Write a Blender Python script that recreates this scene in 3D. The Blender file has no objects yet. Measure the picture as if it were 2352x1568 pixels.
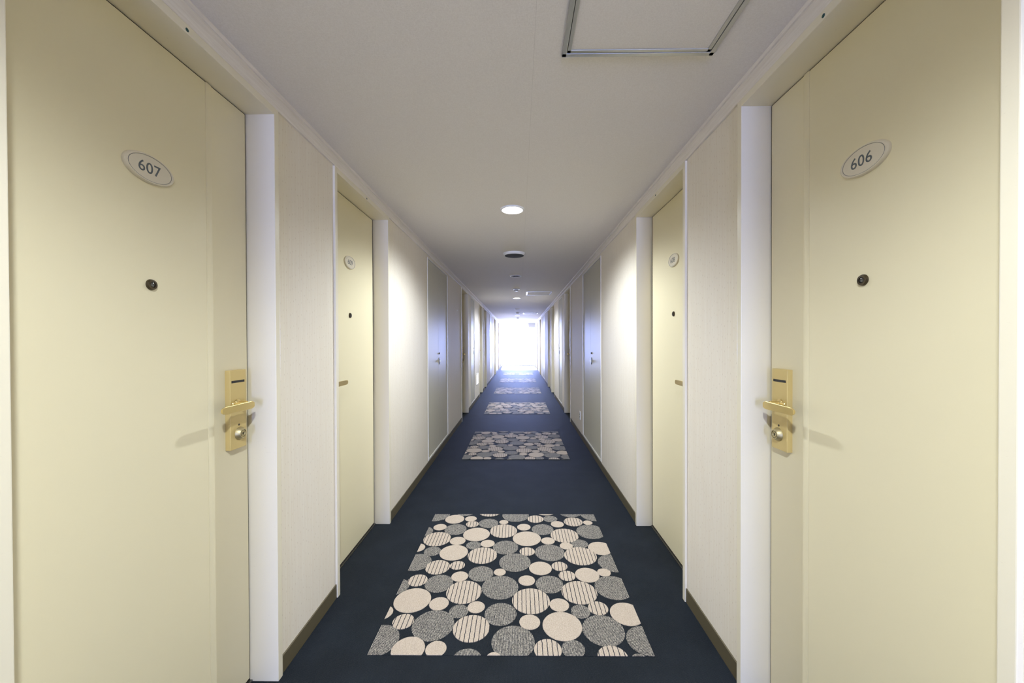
import bpy, bmesh, math, random
from mathutils import Vector, Matrix
random.seed(7)
PI = math.pi
C = bpy.context.scene.collection
sc = bpy.context.scene

# ------------------------------------------------------------------ camera, light, exposure
H_CAM = 1.32
LENS, SHX, SHY = 869.544 * 36 / 2352, -0.003006, 0.002820
YAW, PITCH, ROLL = 0.01032, -0.00768, -0.00317
cam_d = bpy.data.cameras.new('camera'); cam = bpy.data.objects.new('camera', cam_d); C.objects.link(cam)
cam_d.sensor_fit = 'HORIZONTAL'; cam_d.sensor_width = 36; cam_d.lens = LENS
cam_d.shift_x, cam_d.shift_y = SHX, SHY
cam_d.clip_start, cam_d.clip_end = 0.02, 300
cy_, sy_, cp_, sp_ = math.cos(YAW), math.sin(YAW), math.cos(PITCH), math.sin(PITCH)
fw = Vector((-sy_ * cp_, cy_ * cp_, sp_)); r0 = Vector((cy_, sy_, 0)); u0 = r0.cross(fw)
rt = math.cos(ROLL) * r0 + math.sin(ROLL) * u0; up = -math.sin(ROLL) * r0 + math.cos(ROLL) * u0
M = Matrix((rt, up, -fw)).transposed().to_4x4(); M.translation = (0, 0, H_CAM)
cam.matrix_world = M
sc.camera = cam

DAY = (0.37, 0.47, 1.0)
WORLD_STRENGTH = 58.0
SUN_STRENGTH = 140.0
LAMP_W = 122.0
EXPOSURE = 0.0
sc.view_settings.view_transform = 'Standard'; sc.view_settings.look = 'None'
sc.view_settings.exposure = EXPOSURE; sc.view_settings.gamma = 1.0
sc.view_settings.use_curve_mapping = False
try:
    cy = sc.cycles
    cy.max_bounces = 10; cy.diffuse_bounces = 7; cy.glossy_bounces = 4; cy.transparent_max_bounces = 8
    cy.sample_clamp_indirect = 8.0; cy.caustics_reflective = False; cy.caustics_refractive = False
except Exception:
    pass

w = bpy.data.worlds.new('world'); sc.world = w; w.use_nodes = True
bg = w.node_tree.nodes['Background']; bg.inputs[0].default_value = (*DAY, 1); bg.inputs[1].default_value = WORLD_STRENGTH

XC, HW, DW = -0.0524, 0.8981, 0.9966          # corridor centre line, half width to the walls, half width to the door leaves
HC, ZT = 2.2987, 2.197                        # ceiling, underside of the door heads
Y_REAR, Y_FAR = -7.2, 20.35                   # the two windowed ends

def sun(name, strength, elev, az, color, angle=0.6):
    l = bpy.data.lights.new(name, 'SUN'); l.energy = strength; l.angle = math.radians(angle); l.color = color
    o = bpy.data.objects.new(name, l); C.objects.link(o)
    o.rotation_euler = (math.radians(90 - elev) * -1, 0, az)
    return o
# low sun outside the far window, shining down the corridor towards the camera
sun('sun', SUN_STRENGTH, 38, math.radians(1.5), (1.0, 0.96, 0.9))

def portal(name, y, sx, sz, z, face):
    l = bpy.data.lights.new(name, 'AREA'); l.shape = 'RECTANGLE'; l.size = sx; l.size_y = sz
    l.cycles.is_portal = True
    o = bpy.data.objects.new(name, l); C.objects.link(o); o.location = (XC, y, z)
    o.rotation_euler = (face * PI / 2, 0, 0)
# sky portals: they only steer samples towards the window openings
portal('window_portal', Y_FAR + 0.14, 1.79, 2.29, HC / 2, -1)
portal('window_portal.001', Y_REAR - 0.14, 1.56, 2.0, 1.15, 1)

LAMPS = [(-5.74 + 2.85 * k, on) for k, on in zip(range(9), (0, 1, 1, 1, 0, 1, 0, 1, 0))]
LAMPS = [(-2.89, 0), (-0.04, 1), (2.81, 1), (5.66, 0), (8.52, 1), (11.37, 0), (14.25, 1), (17.05, 0)]
def spot(name, y, watts):
    l = bpy.data.lights.new(name, 'SPOT'); l.energy = watts; l.color = (0.95, 1.03, 1.11)
    l.spot_size = math.radians(158); l.spot_blend = 0.5; l.shadow_soft_size = 0.035
    # a downlight throws more straight down than sideways
    l.use_nodes = True; t = l.node_tree; em = t.nodes['Emission']
    tc = t.nodes.new('ShaderNodeTexCoord'); sp = t.nodes.new('ShaderNodeSeparateXYZ'); ab = t.nodes.new('ShaderNodeMath'); ab.operation = 'ABSOLUTE'
    ma = t.nodes.new('ShaderNodeMath'); ma.operation = 'MULTIPLY_ADD'; ma.inputs[1].default_value = 1.35; ma.inputs[2].default_value = .10
    po = t.nodes.new('ShaderNodeMath'); po.operation = 'POWER'; po.inputs[1].default_value = 1.3
    t.links.new(tc.outputs['Normal'], sp.inputs[0]); t.links.new(sp.outputs[2], ab.inputs[0]); t.links.new(ab.outputs[0], po.inputs[0]); t.links.new(po.outputs[0], ma.inputs[0]); t.links.new(ma.outputs[0], em.inputs['Strength'])
    o = bpy.data.objects.new(name, l); C.objects.link(o); o.location = (XC + .006, y, HC - 0.004)
for i, (y, on) in enumerate(LAMPS):
    if on: spot('downlight_lamp_light' + ('' if i == 1 else '.%03d' % i), y, LAMP_W * (1.12 if i == 1 else .94))

# ------------------------------------------------------------------ materials
def S(r, g, b):
    f = lambda c: (c / 255 / 12.92) if c <= 10.3 else ((c / 255 + .055) / 1.055) ** 2.4
    return (f(r), f(g), f(b), 1)
def mat(name, col, rough=0.5, metal=0.0, spec=0.5, coat=0.0):
    m = bpy.data.materials.new(name); m.use_nodes = True
    b = m.node_tree.nodes['Principled BSDF']
    b.inputs['Base Color'].default_value = col; b.inputs['Roughness'].default_value = rough
    b.inputs['Metallic'].default_value = metal; b.inputs['Specular IOR Level'].default_value = spec
    b.inputs['Coat Weight'].default_value = coat
    return m
def nd(m, t, **kw):
    n = m.node_tree.nodes.new(t)
    for k, v in kw.items(): setattr(n, k, v)
    return n
def lk(m, a, b): m.node_tree.links.new(a, b)
def math_(m, op, a, b=None, c=None):
    n = nd(m, 'ShaderNodeMath', operation=op)
    for i, x in enumerate((a, b, c)):
        if x is None: continue
        if isinstance(x, (int, float)): n.inputs[i].default_value = x
        else: lk(m, x, n.inputs[i])
    return n.outputs[0]
def mix(m, fac, a, b):
    n = nd(m, 'ShaderNodeMix', data_type='RGBA')
    if isinstance(fac, (int, float)): n.inputs[0].default_value = fac
    else: lk(m, fac, n.inputs[0])
    for s, x in ((6, a), (7, b)):
        if isinstance(x, tuple): n.inputs[s].default_value = x
        else: lk(m, x, n.inputs[s])
    return n.outputs[2]
def coords(m, scale=(1, 1, 1)):
    g = nd(m, 'ShaderNodeNewGeometry'); mp = nd(m, 'ShaderNodeMapping'); mp.inputs['Scale'].default_value = scale
    lk(m, g.outputs['Position'], mp.inputs['Vector']); return mp.outputs[0]
def noise(m, vec, scale, detail=2, rough=.5):
    n = nd(m, 'ShaderNodeTexNoise'); n.inputs['Scale'].default_value = scale; n.inputs['Detail'].default_value = detail
    n.inputs['Roughness'].default_value = rough; lk(m, vec, n.inputs['Vector']); return n.outputs['Fac']
def bump(m, h, strength, dist=0.001):
    n = nd(m, 'ShaderNodeBump'); n.inputs['Strength'].default_value = strength; n.inputs['Distance'].default_value = dist
    lk(m, h, n.inputs['Height']); lk(m, n.outputs[0], m.node_tree.nodes['Principled BSDF'].inputs['Normal'])
def base(m, c): lk(m, c, m.node_tree.nodes['Principled BSDF'].inputs['Base Color'])
def ramp(m, f, p0, p1):
    n = nd(m, 'ShaderNodeMapRange'); n.inputs[1].default_value = p0; n.inputs[2].default_value = p1
    lk(m, f, n.inputs[0]); return n.outputs[0]

# door and frame paint: smooth cream enamel
DOOR = mat('cream_door_enamel', S(224, 215, 184), 0.38, spec=.4)
bump(DOOR, noise(DOOR, coords(DOOR), 220, 2), .05, .0006)
FRAME = mat('cream_frame_enamel', S(228, 220, 196), 0.36, spec=.5)
n_ = noise(FRAME, coords(FRAME, (6, 6, 40)), 9, 3, .7)
base(FRAME, mix(FRAME, ramp(FRAME, n_, .68, .72), S(228, 220, 196), S(216, 208, 186)))
CLOSET = mat('pale_closet_enamel', S(196, 192, 174), 0.42, spec=.42)
CLOSETF = mat('white_closet_frame', S(226, 222, 212), 0.3)
GAP = mat('dark_gap_shade', S(38, 30, 22), 0.8)  # near-black fill: the shade of narrow gaps put into the colour
THRESH = mat('threshold_metal', S(150, 148, 140), 0.35, 1)
BASEB = mat('olive_vinyl_baseboard', S(92, 84, 62), 0.5)
ALU = mat('brushed_aluminium', S(196, 196, 188), 0.4, .75)
bump(ALU, noise(ALU, coords(ALU, (1, 1, 60)), 40, 2), .1, .0003)
WHITE = mat('white_plastic', S(235, 235, 232), 0.35)
GRILLE = mat('grey_speaker_grille', S(96, 96, 96), 0.9, spec=.05)
gv = nd(GRILLE, 'ShaderNodeTexVoronoi'); gv.inputs['Scale'].default_value = 260; lk(GRILLE, coords(GRILLE), gv.inputs['Vector'])
base(GRILLE, mix(GRILLE, ramp(GRILLE, gv.outputs['Distance'], .2, .45), S(34, 34, 36), S(92, 92, 90)))
REFL = mat('white_reflector', S(240, 240, 238), 0.3)
BRASS = mat('satin_brass', S(224, 202, 140), 0.36, .9)
NICK = mat('satin_nickel_brass', S(196, 184, 144), 0.48, .9)
bump(BRASS, noise(BRASS, coords(BRASS, (1, 1, 30)), 60, 2), .06, .0002)
BRASSP = mat('painted_gold_plate', S(212, 190, 128), 0.42, .3)
BRONZE = mat('dark_bronze', S(92, 84, 72), 0.3, 1)
LENSM = mat('peephole_lens', S(60, 60, 60), 0.08, 0, 1.0)
BLACK = mat('black_slot', S(20, 18, 16), 0.4)
CHROME = mat('dark_latch_metal', S(58, 57, 56), 0.35, .4)
REFLD = mat('unlit_shade_reflector', S(120, 120, 128), 0.12, 1)  # unlit cups only: their dim inside is put into a darker metal
PLATE = mat('ivory_number_plate', S(214, 206, 188), 0.35)
PLATEF = mat('ivory_plate_face', S(206, 198, 180), 0.45)
INK = mat('grey_ink', S(88, 95, 100), 0.5)
INKL = mat('pale_grey_ink', S(120, 122, 122), 0.5)
STUD = mat('dark_green_stud', S(30, 70, 66), 0.4)

WALLP = mat('beige_wallpaper', S(228, 221, 208), 0.62, spec=.25)
p = coords(WALLP)
sep = nd(WALLP, 'ShaderNodeSeparateXYZ'); lk(WALLP, p, sep.inputs[0])
streak = noise(WALLP, coords(WALLP, (1, 1, .02)), 190, 3, .6)
# short vertical flecks, staggered column by column
u = math_(WALLP, 'DIVIDE', sep.outputs[1], .021); cu = math_(WALLP, 'FLOOR', u); fu = math_(WALLP, 'FRACT', u)
wn = nd(WALLP, 'ShaderNodeTexWhiteNoise', noise_dimensions='1D'); lk(WALLP, cu, wn.inputs['W'])
vv = math_(WALLP, 'ADD', math_(WALLP, 'DIVIDE', sep.outputs[2], .052), wn.outputs[0]); fv = math_(WALLP, 'FRACT', vv); cv = math_(WALLP, 'FLOOR', vv)
cmb = nd(WALLP, 'ShaderNodeCombineXYZ'); lk(WALLP, cu, cmb.inputs[0]); lk(WALLP, cv, cmb.inputs[1])
wn2 = nd(WALLP, 'ShaderNodeTexWhiteNoise', noise_dimensions='2D'); lk(WALLP, cmb.outputs[0], wn2.inputs['Vector'])
du = math_(WALLP, 'ABSOLUTE', math_(WALLP, 'SUBTRACT', fu, math_(WALLP, 'MULTIPLY_ADD', wn2.outputs[0], .4, .3)))
dv = math_(WALLP, 'ABSOLUTE', math_(WALLP, 'SUBTRACT', fv, .5))
fleck = math_(WALLP, 'MULTIPLY', math_(WALLP, 'LESS_THAN', du, .034), math_(WALLP, 'LESS_THAN', dv, .065))
c1 = mix(WALLP, ramp(WALLP, streak, .35, .65), S(226, 217, 201), S(230, 223, 209))
base(WALLP, mix(WALLP, math_(WALLP, 'MULTIPLY', fleck, .6), c1, S(178, 160, 136)))
bump(WALLP, streak, .25, .0006)

TRIMW = mat('pale_grained_cornice', S(224, 212, 196), 0.55, spec=.3)
gr = noise(TRIMW, coords(TRIMW, (1, .05, 1)), 160, 3, .7)
base(TRIMW, mix(TRIMW, ramp(TRIMW, gr, .3, .7), S(220, 212, 200), S(232, 226, 216)))

CEIL = mat('woven_ceiling_paper', S(218, 206, 192), 0.8, spec=.15)
pc = coords(CEIL)
wa = noise(CEIL, coords(CEIL, (.35, 1, 1)), 420, 2); wb = noise(CEIL, coords(CEIL, (1, .35, 1)), 420, 2)
weave = math_(CEIL, 'MAXIMUM', wa, wb)
sx = nd(CEIL, 'ShaderNodeSeparateXYZ'); lk(CEIL, pc, sx.inputs[0])
seam = math_(CEIL, 'LESS_THAN', math_(CEIL, 'ABSOLUTE', math_(CEIL, 'SUBTRACT', sx.outputs[0], .054)), .0009)
cc = mix(CEIL, ramp(CEIL, weave, .4, .75), S(222, 216, 208), S(232, 227, 220))
base(CEIL, mix(CEIL, math_(CEIL, 'MULTIPLY', seam, .18), cc, S(150, 140, 130)))
bump(CEIL, weave, .5, .0008)

def carpet(name, build):
    m = mat(name, S(50, 57, 66), 0.55, spec=.02)
    b = m.node_tree.nodes['Principled BSDF']
    b.inputs['Sheen Weight'].default_value = .0; b.inputs['Sheen Roughness'].default_value = .45
    q = coords(m); s = nd(m, 'ShaderNodeSeparateXYZ'); lk(m, q, s.inputs[0])
    rib = math_(m, 'ABSOLUTE', math_(m, 'SUBTRACT', math_(m, 'FRACT', math_(m, 'DIVIDE', s.outputs[0], .005)), .5))   # 0 at the rib crest
    tuft = noise(m, coords(m, (1, .45, 1)), 520, 2, .6)
    base(m, build(m, s, rib, tuft))
    hgt = math_(m, 'ADD', math_(m, 'MULTIPLY', rib, -1.2), tuft)
    bump(m, hgt, .6, .002)
    return m
def navy(m, s, rib, tuft):
    f = math_(m, 'MULTIPLY', ramp(m, tuft, .3, .75), math_(m, 'SUBTRACT', 1, rib))
    wide = noise(m, coords(m), 5, 3)
    a = mix(m, f, S(27, 30, 34), S(50, 55, 60))
    return mix(m, math_(m, 'MULTIPLY', ramp(m, wide, .4, .7), .25), a, S(48, 54, 62))
NAVY = carpet('navy_ribbed_carpet', navy)
def beige(m, s, rib, tuft):
    return mix(m, ramp(m, tuft, .3, .7), S(172, 157, 140), S(206, 192, 176))
BEIGE = carpet('beige_carpet_yarn', beige)
def stripe(m, s, rib, tuft):
    wob = math_(m, 'MULTIPLY', math_(m, 'SUBTRACT', noise(m, coords(m, (0, 1, 0)), 60, 1), .5), .004)
    x = math_(m, 'ADD', s.outputs[0], wob)
    f = math_(m, 'ABSOLUTE', math_(m, 'SUBTRACT', math_(m, 'FRACT', math_(m, 'DIVIDE', x, .0215)), .5))
    return mix(m, math_(m, 'LESS_THAN', f, .075), beige(m, s, rib, tuft), S(44, 48, 56))
STRIPE = carpet('striped_carpet_yarn', stripe)
def grey(m, s, rib, tuft):
    big = noise(m, coords(m, (1, .35, 1)), 330, 2, .7)
    yarn = mix(m, ramp(m, big, .35, .68), S(84, 82, 78), S(212, 203, 188))
    return mix(m, ramp(m, rib, .22, .34), yarn, S(48, 52, 58))
GREY = carpet('heathered_grey_carpet_yarn', grey)

def glow(name, col, strength):
    m = bpy.data.materials.new(name); m.use_nodes = True; nt = m.node_tree; nt.nodes.clear()
    e = nt.nodes.new('ShaderNodeEmission'); o = nt.nodes.new('ShaderNodeOutputMaterial')
    e.inputs[0].default_value = (*col, 1); e.inputs[1].default_value = strength; nt.links.new(e.outputs[0], o.inputs[0]); return m
LAMPM = glow('lit_fluorescent_tube', (1, .97, .9), 80)
PANELGLOW = glow('glowing_panel_white', (1, .97, .92), 6)  # even white glow for the small panel low on the left wall
PANE = bpy.data.materials.new('window_glass'); PANE.use_nodes = True
nt = PANE.node_tree; nt.nodes.clear()
o_ = nt.nodes.new('ShaderNodeOutputMaterial'); mx = nt.nodes.new('ShaderNodeMixShader'); tr = nt.nodes.new('ShaderNodeBsdfTransparent')
gl = nt.nodes.new('ShaderNodeBsdfGlossy'); gl.inputs['Roughness'].default_value = .02; fr = nt.nodes.new('ShaderNodeFresnel'); fr.inputs[0].default_value = 1.45
nt.links.new(fr.outputs[0], mx.inputs[0]); nt.links.new(tr.outputs[0], mx.inputs[1]); nt.links.new(gl.outputs[0], mx.inputs[2]); nt.links.new(mx.outputs[0], o_.inputs[0])
CONC = mat('pale_balcony_concrete', S(200, 198, 192), .8)

# ------------------------------------------------------------------ mesh helpers
class MB:
    def __init__(s): s.bm = bmesh.new()
    def box(s, x0, x1, y0, y1, z0, z1, bev=0):
        x0, x1 = sorted((x0, x1)); y0, y1 = sorted((y0, y1)); z0, z1 = sorted((z0, z1))
        v = [s.bm.verts.new((x, y, z)) for x in (x0, x1) for y in (y0, y1) for z in (z0, z1)]
        f = [s.bm.faces.new([v[i] for i in q]) for q in ((0, 1, 3, 2), (4, 6, 7, 5), (0, 4, 5, 1), (2, 3, 7, 6), (0, 2, 6, 4), (1, 5, 7, 3))]
        if bev:
            es = list({e for q in f for e in q.edges})
            bmesh.ops.bevel(s.bm, geom=es, offset=bev, segments=2, affect='EDGES', profile=.6)
        return s
    def rings(s, rings, cap0=True, cap1=True, closed=True):
        R = [[s.bm.verts.new(p) for p in r] for r in rings]
        n = len(R[0])
        for a, b in zip(R, R[1:]):
            for i in range(n if closed else n - 1):
                j = (i + 1) % n
                s.bm.faces.new((a[i], a[j], b[j], b[i]))
        if cap0: s.bm.faces.new(R[0][::-1])
        if cap1: s.bm.faces.new(R[-1])
        return s
    def lathe(s, o, ax, prof, n=32, ry=1.0, cap0=True, cap1=True, rx=1.0):
        # profile of (radius, offset along ax) around point o; ax: 'x' '-x' 'z' '-z'; the radius may be stretched (rx along the horizontal, ry along the vertical)
        out = []
        for r, h in prof:
            ring = []
            for i in range(n):
                a = 2 * PI * i / n; c, d = r * math.cos(a) * rx, r * math.sin(a) * ry
                if ax in ('x', '-x'): ring.append((o[0] + (h if ax == 'x' else -h), o[1] + c, o[2] + d))
                else: ring.append((o[0] + c, o[1] + d, o[2] + (h if ax == 'z' else -h)))
            out.append(ring)
        return s.rings(out, cap0, cap1)
    def cyl_y(s, x, z, r, y0, y1, n=24, arc=None):
        mk = lambda y, rr: [(x + rr * math.cos(2 * PI * i / n), y, z + rr * math.sin(2 * PI * i / n)) for i in range(n)]
        e = min(.002, r * .3)
        return s.rings([mk(y0, r - e), mk(y0 + e, r), mk(y1 - e, r), mk(y1, r - e)])
    def build(s, name, material, parent=None, smooth=False, origin=None):
        bmesh.ops.recalc_face_normals(s.bm, faces=s.bm.faces)
        off = Vector(origin) if origin is not None else (Vector(parent['_w']) if parent is not None and '_w' in parent else Vector((0, 0, 0)))
        me = bpy.data.meshes.new(name)
        for v in s.bm.verts: v.co -= off
        s.bm.to_mesh(me); s.bm.free(); me.materials.append(material)
        if smooth:
            for pl in me.polygons: pl.use_smooth = True
            try: me.set_sharp_from_angle(angle=math.radians(35))
            except Exception: pass
        o = bpy.data.objects.new(name, me); C.objects.link(o)
        if parent is not None: o.parent = parent
        elif origin is not None: o.location = off
        o['_w'] = tuple(off)
        return o
def tag(o, label=None, cat=None, group=None, kind=None):
    if label: o['label'] = label
    if cat: o['category'] = cat
    if group: o['group'] = group
    if kind: o['kind'] = kind
    return o
def empty(name, loc):
    o = bpy.data.objects.new(name, None); C.objects.link(o); o.location = loc; o['_w'] = tuple(loc); o.empty_display_size = .1
    return o

# ------------------------------------------------------------------ layout (y along the corridor; left wall values, the right wall sits 2 cm nearer)
SIDES = {-1: ('left', 0.0), 1: ('right', -0.022)}
DOORS = [(0.690, 1.454, 'far'), (1.962, 2.7225, 'near'), (6.245, 7.008, 'far'), (9.06, 9.823, 'far'), (10.26, 11.023, 'near'),
         (14.50, 15.263, 'far'), (17.30, 18.063, 'far'), (18.57, 19.333, 'near')]
CLOSETS = [(3.925, 5.03, .535), (7.465, 8.045, 0), (12.25, 13.36, .535), (15.80, 16.38, 0)]
FW, FP, WT = .027, .011, .2          # door frame face width, how far it stands proud, wall thickness
def X(s, u): return XC + s * u

# ---- floor
fl = MB(); fl.box(XC - HW - .3, XC + HW + .3, Y_REAR - .2, Y_FAR + .2, -.1, 0)
tag(fl.build('floor', NAVY), 'dark navy ribbed carpet floor running down the corridor', 'carpet', kind='structure')

# ---- walls with their openings
for s, (sn, oy) in SIDES.items():
    m = MB()
    ops = sorted([(a + oy - FW, b + oy + FW, 0, ZT + FW) for a, b, _ in DOORS] + [(a + oy, b + oy, .078, 2.2) for a, b, _ in CLOSETS])
    y = Y_REAR
    for a, b, z0, z1 in ops:
        m.box(X(s, HW), X(s, HW + WT), y, a, 0, HC + .02)
        m.box(X(s, HW), X(s, HW + WT), a, b, z1, HC + .02)
        if z0 > 0: m.box(X(s, HW), X(s, HW + WT), a, b, 0, z0)
        y = b
    m.box(X(s, HW), X(s, HW + WT), y, Y_FAR, 0, HC + .02)
    m.box(X(s, HW + WT), X(s, HW + WT + .06), Y_REAR, Y_FAR, 0, HC + .02)  # unseen slab behind the openings, added to stop light leaking in
    tag(m.build('wall_' + sn, WALLP), 'cream flecked wallpaper wall on the %s with numbered doors' % sn, 'wall', kind='structure')
    # baseboard between the door frames
    m = MB(); y = Y_REAR
    for a, b, z0, z1 in ops:
        if z0 > 0: continue
        m.box(X(s, HW + .001), X(s, HW - .006), y, a, 0, .07, .0015); y = b
    m.box(X(s, HW + .001), X(s, HW - .006), y, Y_FAR, 0, .07, .0015)
    tag(m.build('baseboard_' + sn, BASEB), 'olive brown vinyl baseboard along the foot of the %s wall' % sn, 'baseboard', kind='structure')
    # cornice
    prof = [(HW + .002, 2.2255), (HW - .009, 2.2255), (HW - .011, 2.2285), (HW - .007, 2.2315), (HW - .008, 2.236), (HW - .010, 2.262), (HW - .009, 2.279),
            (HW - .006, 2.281), (HW - .006, 2.2835), (HW - .011, 2.285), (HW - .012, 2.290), (HW - .009, 2.2925), (HW - .012, HC + .001), (HW + .002, HC + .001)]
    m = MB(); m.rings([[(X(s, u_), yy, z_) for u_, z_ in prof] for yy in (Y_REAR, Y_FAR)])
    tag(m.build('trim_1' if s < 0 else 'trim_2', TRIMW), 'pale grained cornice strip under the ceiling on the %s' % sn, 'cornice', kind='structure')

# ---- ceiling with a round opening at each downlight
HOLE = .073; CX = XC + .006
m = MB(); XL_, XR_ = XC - HW - .2, XC + HW + .2
def quad(x0, x1, y0, y1): m.bm.faces.new([m.bm.verts.new(p) for p in ((x0, y0, HC), (x0, y1, HC), (x1, y1, HC), (x1, y0, HC))])
c_ = .12; quad(XL_, CX - c_, Y_REAR, Y_FAR); quad(CX + c_, XR_, Y_REAR, Y_FAR)
y = Y_REAR
for ly, _ in LAMPS:
    quad(CX - c_, CX + c_, y, ly - c_); y = ly + c_
    inner, outer = [], []
    for i in range(32):
        a = 2 * PI * i / 32; ca, sa = math.cos(a), math.sin(a); k = c_ / max(abs(ca), abs(sa))
        inner.append(m.bm.verts.new((CX + HOLE * ca, ly + HOLE * sa, HC))); outer.append(m.bm.verts.new((CX + k * ca, ly + k * sa, HC)))
    for i in range(32):
        j = (i + 1) % 32; m.bm.faces.new((inner[i], inner[j], outer[j], outer[i]))
quad(CX - c_, CX + c_, y, Y_FAR)
m.box(XL_, XR_, Y_REAR - .1, Y_FAR + .1, HC + .16, HC + .22)  # unseen slab over the ceiling, added to block outside light
m.box(XL_, XR_, Y_REAR - .1, Y_REAR, HC, HC + .17); m.box(XL_, XR_, Y_FAR, Y_FAR + .1, HC, HC + .17)
tag(m.build('ceiling', CEIL), 'grey beige woven paper ceiling of the corridor', 'ceiling', kind='structure')

# ---- rear end of the corridor (behind the camera) with its window
wx, wz0, wz1 = .78, .15, 2.15
m = MB(); yr0, yr1 = Y_REAR - .12, Y_REAR
m.box(XC - HW - .26, XC - wx, yr0, yr1, 0, HC + .02); m.box(XC + wx, XC + HW + .26, yr0, yr1, 0, HC + .02)
m.box(XC - wx, XC + wx, yr0, yr1, 0, wz0); m.box(XC - wx, XC + wx, yr0, yr1, wz1, HC + .02)
tag(m.build('wall_rear', WALLP), 'wallpapered end wall behind the viewer with a window', 'wall', kind='structure')
def window(name, y, x0, x1, z0, z1, mull, label):
    e = empty(name, ((x0 + x1) / 2, y, z0)); tag(e, label, 'window', kind='structure')
    t = .045; m = MB()
    m.box(x0, x0 + t, y - .03, y + .03, z0, z1, .003); m.box(x1 - t, x1, y - .03, y + .03, z0, z1, .003)
    m.box(x0 + t, x1 - t, y - .03, y + .03, z0, z0 + t, .003); m.box(x0 + t, x1 - t, y - .03, y + .03, z1 - t, z1, .003)
    m.build('window_frame', WHITE, e)
    xs = [x0 + t] + [x0 + (x1 - x0) * k for k in mull] + [x1 - t]
    for k in mull: MB().box(x0 + (x1 - x0) * k - .02, x0 + (x1 - x0) * k + .02, y - .02, y + .02, z0 + t, z1 - t, .003).build('mullion', WHITE, e)
    for a, b in zip(xs, xs[1:]): MB().box(a + .001, b - .001, y - .003, y + .003, z0 + t, z1 - t).build('pane', PANE, e)
    return e
window('window_2', Y_REAR - .05, XC - wx, XC + wx, wz0, wz1, [.5], 'white framed two pane window in the rear wall')
wf = window('window_1', Y_FAR + .05, XC - HW, XC + HW, 0, HC, [], 'dazzling floor to ceiling window closing the far end of the corridor')
MB().box(-.71, .60, Y_FAR - .05, Y_FAR - .02, .36, .385, .004).build('rail', ALU, wf)
m = MB(); m.box(-2.2, 2.1, Y_FAR + .2, Y_FAR + 1.7, -.2, -.03)
tag(m.build('floor_balcony', CONC), 'pale concrete balcony outside the far window', 'balcony', kind='structure')

# ------------------------------------------------------------------ guest room doors
def lettering(name, text, size, s, x, yc, zc, material, parent):
    cu = bpy.data.curves.new(name, 'FONT'); cu.body = text; cu.size = size; cu.align_x = 'CENTER'; cu.align_y = 'CENTER'; cu.extrude = .0003
    cu.offset = .0001; cu.space_character = 1.06; cu.resolution_u = 6
    t = bpy.data.objects.new(name, cu); C.objects.link(t); bpy.context.view_layer.update()
    me = bpy.data.meshes.new_from_object(t.evaluated_get(bpy.context.evaluated_depsgraph_get()))
    bpy.data.objects.remove(t); bpy.data.curves.remove(cu)
    off = Vector(parent['_w'])
    for v in me.vertices:
        tx, ty, tz = v.co
        v.co = Vector((x - s * tz, yc - s * tx, zc + ty)) - off
    me.materials.clear(); me.materials.append(material)
    o = bpy.data.objects.new(name, me); C.objects.link(o); o.parent = parent; o['_w'] = tuple(off); return o

def lever_mesh(s, uf, ya, yb, zc):
    # flat-faced handle bar swept from ya (free end) to yb (spindle end); uf = outward distance of its flat face
    m = MB(); N = 18; L = yb - ya; rings = []
    for i in range(N + 1):
        t = i / N; tt = .5 - .5 * math.cos(PI * t)
        y = ya + L * tt
        e = min(tt, 1 - tt) * abs(L)
        rr = .017; k = 1.0 if e > rr else math.sqrt(max(1 - ((rr - e) / rr) ** 2, .012))
        h = (.0128 + .0012 * tt) * (.42 + .58 * k); th = .013 * (.35 + .65 * k)
        pts = []
        for q in range(5): a = -1 + q * .5; pts.append((0.0, a * h * .9))
        for q in range(9):
            a = PI / 2 - PI * (q + 0) / 8
            pts.append((.0012 + th * math.cos(a), h * math.sin(a)))
        rings.append([(X(s, uf + du_), y, zc + dz_) for du_, dz_ in pts])
    m.rings(rings); return m

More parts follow.
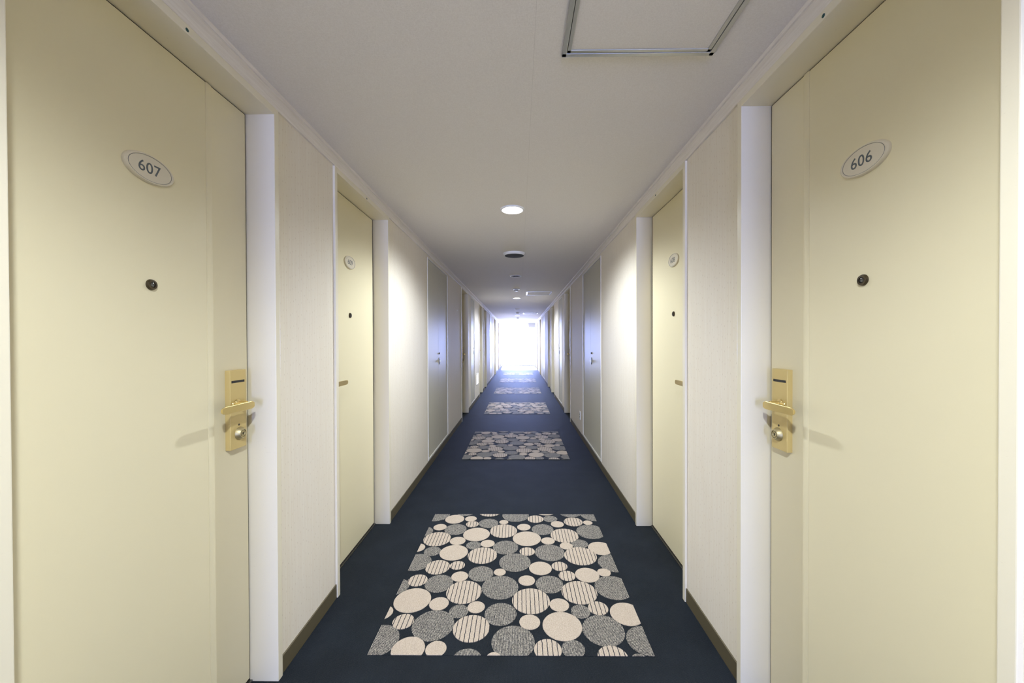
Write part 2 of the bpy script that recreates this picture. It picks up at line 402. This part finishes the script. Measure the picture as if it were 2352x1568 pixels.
def make_door(s, k, y0, y1, hand, number):
    sn = SIDES[s][0]; sg = -s                      # sg: towards the corridor
    e = empty('door_%d' % (2 * k + (1 if s < 0 else 2)), (X(s, HW), (y0 + y1) / 2, 0))
    T = (lambda t: y1 - t) if hand == 'far' else (lambda t: y0 + t)
    yc = (y0 + y1) / 2
    far = hand == 'far'
    ga, gb = (.003, .0055) if far else (.004, .014)
    # frame: two posts and a head, with a stop behind the leaf
    m = MB(); u0, u1 = HW - FP, HW + WT
    m.box(X(s, u0), X(s, u1), y0 - FW, y0, 0, ZT + FW, .0022); m.box(X(s, u0), X(s, u1), y1, y1 + FW, 0, ZT + FW, .0022)
    m.box(X(s, u0), X(s, u1), y0 - .001, y1 + .001, ZT, ZT + FW, .0022)
    m.box(X(s, DW + .045), X(s, u1), y0, y0 + .018, 0, ZT); m.box(X(s, DW + .045), X(s, u1), y1 - .018, y1, 0, ZT)
    m.box(X(s, DW + .045), X(s, u1), y0, y1, ZT - .018, ZT)
    m.build('frame', FRAME, e)
    m = MB(); a, b = DW + .003, DW + .044
    m.box(X(s, a), X(s, b), y1 - gb, y1, .004, ZT); m.box(X(s, a), X(s, b), y0, y0 + ga, .004, ZT)
    m.box(X(s, a), X(s, b), y0 + ga, y1 - gb, ZT - .004, ZT); m.box(X(s, a), X(s, b), y0 + ga, y1 - gb, .008, .018)
    m.build('gap_shade', GAP, e)  # dark strips filling the gaps round the leaf, painted-in shade
    MB().box(X(s, DW - .008), X(s, DW + .05), y0, y1, 0, .008, .001).build('threshold', THRESH, e)
    leaf = MB().box(X(s, DW), X(s, DW + .04), y0 + ga, y1 - gb, .018, ZT - .004, .0015).build('leaf', DOOR, e)
    # vertical moulding between the lock stile and the panel
    yb = T(.178); m = MB()
    prof = [(.0, -.012), (.0012, -.0115), (.0032, -.007), (.0034, .004), (.0015, .0115), (0, .012)]
    m.rings([[(X(s, DW - u_), yb + v_ * (1 if far else -1), z_) for u_, v_ in prof + [(-.002, .012), (-.002, -.012)]] for z_ in (.0185, ZT - .0045)])
    m.build('moulding', DOOR, leaf, smooth=True)
    MB().lathe((X(s, HW - FP), yc, ZT + .010), 'x' if sg > 0 else '-x', [(.0052, -.001), (.0052, .001), (.003, .0018)], 16).build('stud', STUD, e)
    # viewer
    d = 'x' if sg > 0 else '-x'
    pv = MB().lathe((X(s, DW), yc - .002, 1.485), d, [(.0155, -.001), (.0155, .003), (.0135, .0065), (.0085, .007), (.0075, .0045)], 28).build('peephole', BRONZE, e, smooth=True)
    MB().lathe((X(s, DW), yc - .002, 1.485), d, [(.0074, .004), (.006, .0058), (.003, .0066)], 20).build('lens', LENSM, pv, smooth=True)
    # number plate
    zc = 1.811; yp = yc - .006
    pr = [(1, -.001), (1, .003), (.985, .0065), (.94, .009), (.885, .0093), (.865, .0078), (.1, .0078)]
    pl = MB().lathe((X(s, DW), yp, zc), d, [(r * .074, h) for r, h in pr], 48, ry=.040 / .074).build('number_plate', PLATE, e, smooth=True)
    MB().lathe((X(s, DW), yp, zc), d, [(r * .074, h) for r, h in ((.858, .0070), (.858, .0082), (.842, .0082), (.842, .0070))], 48, ry=.040 / .074, cap0=False, cap1=False).build('ring_line', INKL, pl)
    if number: lettering('numerals', number, .0425, s, X(s, DW - .0081), yp - s * -.004, zc - .001, INK, pl)
    # lock
    t0, t1 = .038, .116; z0, z1 = .932, 1.219; P = .019
    lp = MB().box(X(s, DW + .001), X(s, DW - P), T(t0), T(t1), z0, z1, .0018).build('lock_plate', BRASSP, e)
    MB().box(X(s, DW - P + .002), X(s, DW - P - .0006), T(.046), T(.110), 1.173, 1.1815, .0005).build('card_slot', BLACK, lp)
    zs = 1.097
    m = MB(); m.cyl_y(X(s, DW - P - .001), zs, .0085, min(T(.045), T(.1145)), max(T(.045), T(.1145)))
    m.lathe((X(s, DW - P), T(.084), zs), d, [(.0155, -.001), (.0155, .004), (.0125, .008), (.0095, .010), (.009, .036)], 28)
    m.build('spindle', BRASS, lp, smooth=True)
    lever_mesh(s, DW - .064, T(.207), T(.056), 1.0893).build('lever', BRASS, lp, smooth=True)
    zk, tk = .9855, .072
    m = MB(); m.lathe((X(s, DW - P), T(tk), zk), d, [(.0245, -.001), (.0245, .001), (.0175, .013), (.0160, .0145), (.0135, .0145), (.0130, .0110), (.0105, .0110), (.0100, .0148), (.0075, .0148), (.0068, .0125), (.0055, .0125)], 36)
    m.build('key_cylinder', NICK, lp, smooth=True)
    MB().box(X(s, DW - P - .0105), X(s, DW - P - .0142), T(tk) - .0012, T(tk) + .0012, zk - .004, zk + .004).build('keyhole', BLACK, lp)
    MB().lathe((X(s, DW - P), T(tk + .003), 1.018), d, [(.0038, -.001), (.0038, .001), (.0026, .0012), (.0022, .0004)], 16).build('indicator', BRONZE, lp)
    return e

for s, (sn, oy) in SIDES.items():
    for k, (a, b, hand) in enumerate(DOORS):
        num = {(-1, 0): '607', (1, 0): '606', (-1, 1): '609', (1, 1): '608'}.get((s, k))
        e = make_door(s, k, a + oy, b + oy, hand, num)
        nth = ['', '', 'third', 'fourth', 'fifth', 'sixth', 'seventh', 'eighth'][k]
        if num:
            lab = 'cream door %s in a recessed frame on the %s, %s' % (num, sn, 'with gold lever and card lock' if k == 0 else 'second from the viewer')
        else: lab = 'cream door in a recessed frame, %s along the %s wall' % (nth, sn)
        tag(e, lab, 'door', kind='structure')

# ------------------------------------------------------------------ flush service closets
def make_closet(s, k, y0, y1, split):
    sn = SIDES[s][0]; e = empty('service_closet', (X(s, HW), (y0 + y1) / 2, .078)); sg = -s; d = 'x' if sg > 0 else '-x'
    z0, z1, t = .078, 2.2, .013
    m = MB(); u0, u1 = HW - .006, HW + .06
    m.box(X(s, u0), X(s, u1), y0, y0 + t, z0, z1, .001); m.box(X(s, u0), X(s, u1), y1 - t, y1, z0, z1, .001)
    m.box(X(s, u0), X(s, u1), y0 + t, y1 - t, z1 - t, z1, .001); m.box(X(s, u0), X(s, u1), y0 + t, y1 - t, z0, z0 + .017, .001)
    m.build('frame', CLOSETF, e)
    m = MB().box(X(s, HW + .032), X(s, HW + .05), y0 + t, y1 - t, z0 + t, z1 - t); m.build('shade_backing', GAP, e)  # dark sheet behind the leaves, giving their seams shade by colour
    if split: ysm = y0 + split if s < 0 else y0 + .585; cuts = [(y0 + t + .002, ysm - .0015), (ysm + .0015, y1 - t - .002)]
    else: cuts = [(y0 + t + .002, y1 - t - .002)]
    for i, (a, b) in enumerate(cuts):
        lf = MB().box(X(s, HW + .002), X(s, HW + .03), a, b, z0 + .019, z1 - t - .002, .0012).build('leaf', CLOSET, e)
        active = (i == 1) == (s < 0) if split else True
        if not active: continue
        if split: yh = a + .05 if s < 0 else b - .05
        else: yh = b - .05 if s < 0 else b - .05
        q = (X(s, HW + .002), yh, 1.09)
        hp = MB().lathe(q, d, [(.041, -.001), (.041, .0025), (.037, .004), (.02, .004)], 32, rx=.42).build('latch_handle', CHROME, lf, smooth=True)
        MB().box(X(s, HW + .001), X(s, HW - .016), yh - .008, yh + .008, 1.076, 1.104, .003).build('knob', REFL, hp)
        MB().lathe((q[0], yh, 1.18), d, [(.011, -.001), (.011, .006), (.008, .008), (.004, .008)], 20).build('keyhole', CHROME, lf, smooth=True)
    kind = 'double leaf' if split else 'narrow single leaf'
    where = {0: 'between the second and third doors', 1: 'just beyond the third door', 2: 'beyond the fifth door', 3: 'beyond the sixth door'}[k]
    tag(e, 'pale metal %s closet flush in the %s wall %s' % (kind, sn, where), 'closet')
for s, (sn, oy) in SIDES.items():
    for k, (a, b, sp) in enumerate(CLOSETS): make_closet(s, k, a + oy, b + oy, sp)

# ------------------------------------------------------------------ patterned carpet panels
DISCS = [t.split() for t in """G -0.593 0.638 0.102;B -0.441 0.568 0.070;G -0.377 0.694 0.074;B -0.322 0.574 0.043;S -0.189 0.699 0.089;S -0.301 0.491 0.046;G -0.185 0.506 0.070;B -0.075 0.523 0.033;G 0.010 0.629 0.100;S 0.158 0.571 0.059;B 0.241 0.722 0.091;G 0.267 0.574 0.052;B 0.312 0.493 0.047;G 0.429 0.689 0.088;S 0.431 0.529 0.068;B 0.535 0.517 0.034;G 0.606 0.645 0.104;B -0.526 0.447 0.046;G -0.410 0.415 0.077;G -0.631 0.385 0.068;B -0.255 0.348 0.091;S -0.072 0.395 0.094;B 0.070 0.449 0.048;G 0.201 0.417 0.076;S 0.345 0.334 0.094;G 0.532 0.388 0.098;B 0.088 0.294 0.094;S -0.511 0.286 0.091;B -0.370 0.262 0.052;G -0.259 0.209 0.048;B -0.169 0.230 0.046;G -0.050 0.185 0.081;B 0.227 0.265 0.045;B 0.340 0.203 0.042;G 0.430 0.229 0.054;B 0.553 0.177 0.077;B -0.617 0.178 0.051;G -0.509 0.138 0.053;B -0.372 0.124 0.088;S -0.190 0.093 0.090;S 0.087 0.137 0.048;G 0.228 0.127 0.093;S 0.413 0.090 0.099;G 0.596 0.016 0.090;G -0.577 0.020 0.087;S -0.440 -0.030 0.071;S -0.327 -0.012 0.044;G 0.011 0.022 0.094;B 0.160 -0.038 0.066;S 0.273 -0.019 0.046;B -0.074 -0.076 0.034;G -0.181 -0.090 0.071;B -0.297 -0.117 0.047;B 0.420 -0.100 0.068;B 0.520 -0.076 0.038;S 0.306 -0.108 0.047;S -0.524 -0.153 0.053;G -0.625 -0.206 0.067;G -0.401 -0.178 0.076;B 0.078 -0.151 0.046;G 0.201 -0.182 0.075;B -0.508 -0.312 0.093;S -0.254 -0.248 0.093;G -0.066 -0.208 0.098;S 0.096 -0.314 0.096;S 0.352 -0.248 0.093;G 0.541 -0.207 0.099;B -0.367 -0.338 0.049;G -0.259 -0.391 0.047;B -0.177 -0.362 0.043;B 0.237 -0.344 0.049;G 0.336 -0.389 0.047;S 0.426 -0.366 0.049;B 0.556 -0.404 0.079;B -0.628 -0.402 0.049;G -0.054 -0.408 0.077;S -0.510 -0.460 0.050;G -0.364 -0.481 0.097;S -0.184 -0.500 0.084;B 0.086 -0.460 0.049;B 0.236 -0.483 0.091;G 0.421 -0.507 0.095;G -0.588 -0.572 0.091;B -0.440 -0.622 0.071;B -0.321 -0.619 0.045;G 0.010 -0.578 0.095;S 0.159 -0.620 0.059;G 0.268 -0.615 0.050;G -0.181 -0.679 0.064;B -0.070 -0.665 0.032;S 0.428 -0.659 0.064;G 0.595 -0.566 0.084;G 0.537 -0.676 0.039""".split(';')]
DISCS = [(t, float(a), float(b), float(c)) for t, a, b, c in DISCS]
MX, MW, MD, MY0, MP = -.0395, .6045, .65, 1.579, 2.654
def clip(poly):
    for ax, lim, sg in ((0, MW, 1), (0, -MW, -1), (1, MD, 1), (1, -MD, -1)):
        out = []
        for i in range(len(poly)):
            a, b = poly[i - 1], poly[i]; ia, ib = sg * (a[ax] - lim) <= 0, sg * (b[ax] - lim) <= 0
            if ia != ib:
                t = (lim - a[ax]) / (b[ax] - a[ax]); out.append((a[0] + t * (b[0] - a[0]), a[1] + t * (b[1] - a[1])))
            if ib: out.append(b)
        poly = out
        if len(poly) < 3: return []
    return poly
def disc_outline(cx, cy, r):
    # tufted edge: little steps every yarn row (5 mm)
    P = .005; i0 = math.floor((cx + MX - r) / P); i1 = math.ceil((cx + MX + r) / P); top, bot = [], []
    xs = []
    for i in range(i0, i1 + 1):
        for f, ins in ((0, .0030), (.25, .0004), (.5, 0), (.75, .0004)):
            x = (i + f) * P - MX - cx
            if abs(x) < r * .999: xs.append((x, ins + random.uniform(0, .0008)))
    for x, ins in xs: h = math.sqrt(r * r - x * x); top.append((cx + x, cy + max(h - ins * .5, .0005)))
    for x, ins in reversed(xs): h = math.sqrt(r * r - x * x); bot.append((cx + x, cy - max(h - ins, .0005)))
    return [(cx - r, cy)] + top + [(cx + r, cy)] + bot
ZL = {'G': .0024, 'B': .0027, 'S': .0030}; MATS = {'G': GREY, 'B': BEIGE, 'S': STRIPE}
def ztop(t, i): return ZL[t] + (i % 5) * .00004
meshes = []
for i, (t, cx, cy, r) in enumerate(DISCS):
    pts = clip(disc_outline(cx, cy, r))
    if len(pts) < 3: continue
    bm = bmesh.new(); top = [bm.verts.new((x, y, ztop(t, i))) for x, y in pts]; low = [bm.verts.new((x, y, .001)) for x, y in pts]
    f = bm.faces.new(top)
    if f.normal.z < 0 or sum(a[0] * b[1] - b[0] * a[1] for a, b in zip(pts, pts[1:] + pts[:1])) < 0: f.normal_flip()
    for a in range(len(pts)): b = (a + 1) % len(pts); bm.faces.new((top[a], top[b], low[b], low[a]))
    bmesh.ops.recalc_face_normals(bm, faces=bm.faces)
    me = bpy.data.meshes.new('disc'); bm.to_mesh(me); bm.free(); me.materials.append(MATS[t]); meshes.append(me)
NAMES = {'G': 'heathered grey carpet disc', 'B': 'plain beige carpet disc', 'S': 'beige carpet disc with dark stripes'}
order = ['nearest the viewer', 'second from the viewer', 'third from the viewer', 'fourth from the viewer', 'fifth from the viewer', 'sixth from the viewer', 'farthest, before the bright window']
rug_base = None
far_meshes = None
for k in range(7):
    yc = MY0 + MD + k * MP
    if rug_base is None:
        m = MB(); m.box(-MW, MW, -MD, MD, 0, .0014); me0 = bpy.data.meshes.new('base'); m.bm.to_mesh(me0); m.bm.free(); me0.materials.append(NAVY); rug_base = me0
    e = empty('carpet_panel', (MX, yc, 0))
    tag(e, 'rectangular carpet panel of beige, grey and striped circles, %s' % order[k], 'carpet', 'patterned carpet panels down the corridor')
    o = bpy.data.objects.new('backing', rug_base); C.objects.link(o); o.parent = e
    if k < 3:
        for me in meshes:
            o = bpy.data.objects.new('disc', me); C.objects.link(o); o.parent = e
    else:
        if far_meshes is None:
            bm = bmesh.new()
            for me in meshes:
                n0 = len(bm.faces); bm.from_mesh(me); bm.faces.ensure_lookup_table()
                idx = [GREY, BEIGE, STRIPE].index(me.materials[0])
                for fi in range(n0, len(bm.faces)): bm.faces[fi].material_index = idx
            far_meshes = bpy.data.meshes.new('discs'); bm.to_mesh(far_meshes); bm.free()
            for q in (GREY, BEIGE, STRIPE): far_meshes.materials.append(q)
        o = bpy.data.objects.new('discs', far_meshes); C.objects.link(o); o.parent = e; o['kind'] = 'stuff'

# ------------------------------------------------------------------ ceiling fixtures
TUBE = mat('unlit_fluorescent_tube', S(232, 232, 228), .3)
words = {2.81: 'lit round downlight nearest the viewer', 5.66: 'unlit round downlight just beyond the grey speaker', 8.52: 'lit round downlight beyond the first smoke detector',
         11.37: 'unlit round downlight fourth along the ceiling', 14.25: 'lit round downlight fifth along the ceiling', 17.05: 'unlit round downlight last along the ceiling',
         -.04: 'lit round downlight directly above the viewer', -2.89: 'unlit round downlight behind the viewer'}
for ly, on in LAMPS:
    e = empty('downlight', (CX, ly, HC)); tag(e, words[ly] + ', white trim', 'ceiling light', 'downlights along the ceiling')
    m = MB(); pr = [(HOLE - .003, .0), (HOLE - .002, -.004), (HOLE + .004, -.010), (HOLE + .012, -.008), (HOLE + .0165, -.0005), (HOLE + .0165, .002)]
    m.lathe((CX, ly, HC), 'z', pr, 40, cap0=False, cap1=False).build('trim_ring', WHITE, e, smooth=True)
    m = MB(); m.lathe((CX, ly, HC), 'z', [(HOLE - .002, -.001), (HOLE - .006, .05), (HOLE - .02, .10), (.01, .115)], 40, cap0=False).build('reflector', REFL if on else REFLD, e, smooth=True)
    for dx in (-.020, .020):
        m = MB(); m.cyl_y(CX + dx, HC + .026, .010, ly - .048, ly + .048, 16); m.build('lamp_tube', LAMPM if on else TUBE, e, smooth=True)

e = empty('ceiling_speaker', (XC + .003, 4.22, HC)); tag(e, 'round ceiling speaker with grey grille and white rim behind the nearest downlight', 'speaker')
MB().lathe((XC + .003, 4.22, HC), '-z', [(.125, -.001), (.125, .003), (.119, .012), (.112, .022), (.108, .026), (.106, .024)], 48).build('rim', WHITE, e, smooth=True)
MB().lathe((XC + .003, 4.22, HC), '-z', [(.1065, .022), (.106, .0265), (.08, .0285), (.03, .0295)], 48).build('grille', GRILLE, e, smooth=True)
for y, wd in ((7.08, 'nearer white domed smoke detector between the second and third downlights'), (12.91, 'white domed smoke detector with dark collar farther down the ceiling'), (15.7, 'small white smoke detector farthest down the ceiling')):
    e = empty('smoke_detector', (CX, y, HC)); tag(e, wd, 'smoke detector', 'smoke detectors on the ceiling')
    MB().lathe((CX, y, HC), '-z', [(.066, -.001), (.066, .008), (.060, .014)], 36).build('base', WHITE, e, smooth=True)
    MB().lathe((CX, y, HC), '-z', [(.042, .013), (.042, .022)], 28).build('collar', GRILLE if y > 10 else WHITE, e, smooth=True)
    MB().lathe((CX, y, HC), '-z', [(.046, .021), (.048, .026), (.04, .036), (.02, .042)], 36).build('dome', WHITE, e, smooth=True)

def hatch(y1, label):
    x0, x1, y0 = .149, .662, y1 - .556
    e = empty('ceiling_hatch', ((x0 + x1) / 2, (y0 + y1) / 2, HC)); tag(e, label, 'hatch', 'aluminium framed access hatches')
    def ringframe(a, wdt, z0, z1, name):
        m = MB()
        m.box(x0 + a, x1 - a, y0 + a, y0 + a + wdt, z0, z1, .0012); m.box(x0 + a, x1 - a, y1 - a - wdt, y1 - a, z0, z1, .0012)
        m.box(x0 + a, x0 + a + wdt, y0 + a, y1 - a, z0, z1, .0012); m.box(x1 - a - wdt, x1 - a, y0 + a, y1 - a, z0, z1, .0012)
        m.build(name, ALU, e)
    ringframe(0, .015, HC - .008, HC + .001, 'outer_frame'); ringframe(.017, .012, HC - .007, HC + .001, 'inner_frame')
    MB().box(x0 + .0145, x1 - .0145, y0 + .0145, y1 - .0145, HC - .0016, HC + .001).build('gap', GAP, e)
    MB().box(x0 + .028, x1 - .028, y0 + .028, y1 - .028, HC - .0040, HC + .0008).build('panel', CEIL, e)
hatch(1.304, 'square ceiling access hatch nearest the viewer, aluminium frame')
hatch(7.98, 'square ceiling access hatch above the narrow closets, aluminium frame')
hatch(13.50, 'square ceiling access hatch farthest down the corridor, aluminium frame')

# hanging sign box at the far end
e = empty('hanging_sign', (.65, 19.4, 2.04)); tag(e, 'pale grey hanging sign box under the ceiling at the far window', 'sign')
MB().box(.47, .825, 19.36, 19.44, 2.04, 2.27, .004).build('housing', mat('grey_sign_housing', S(170, 172, 176), .5), e)
MB().box(.485, .81, 19.355, 19.362, 2.055, 2.255, .002).build('face', mat('pale_sign_face', S(196, 198, 200), .4), e)
m = MB(); m.box(.56, .575, 19.39, 19.41, 2.265, HC); m.box(.72, .735, 19.39, 19.41, 2.265, HC); m.build('hanger', ALU, e)

# wall pieces
xo = X(1, HW)
e = empty('wall_outlet', (xo, 5.25, .29)); tag(e, 'white wall outlet low on the right wall beyond the double closet', 'outlet')
MB().box(xo + .001, xo - .008, 5.215, 5.285, .235, .35, .003).build('cover_plate', WHITE, e)
m = MB()
for z in (.275, .31): m.box(xo - .006, xo - .0086, 5.235, 5.265, z - .009, z + .009, .001)
m.build('socket', mat('grey_socket', S(150, 148, 142), .5), e)
xo = X(-1, HW)
e = empty('wall_button', (xo, 5.81, 1.82)); tag(e, 'tiny white button on the left wall before the third door', 'button')
MB().lathe((xo, 5.81, 1.80), 'x', [(.012, -.001), (.012, .003), (.007, .004), (.007, .008), (.004, .009)], 20).build('cap', WHITE, e, smooth=True)
e = empty('glow_panel', (xo, 8.52, .45)); tag(e, 'glowing white panel low on the left wall before the fourth door', 'wall light')  # glowing flat panel set in for a small bright patch of unknown cause
MB().box(xo - .001, xo + .012, 8.34, 8.72, .35, .60, .003).build('housing', WHITE, e)
MB().box(xo + .010, xo + .0135, 8.36, 8.70, .37, .58, .001).build('glow_face', PANELGLOW, e)

for o in bpy.data.objects:
    if '_w' in o: del o['_w']
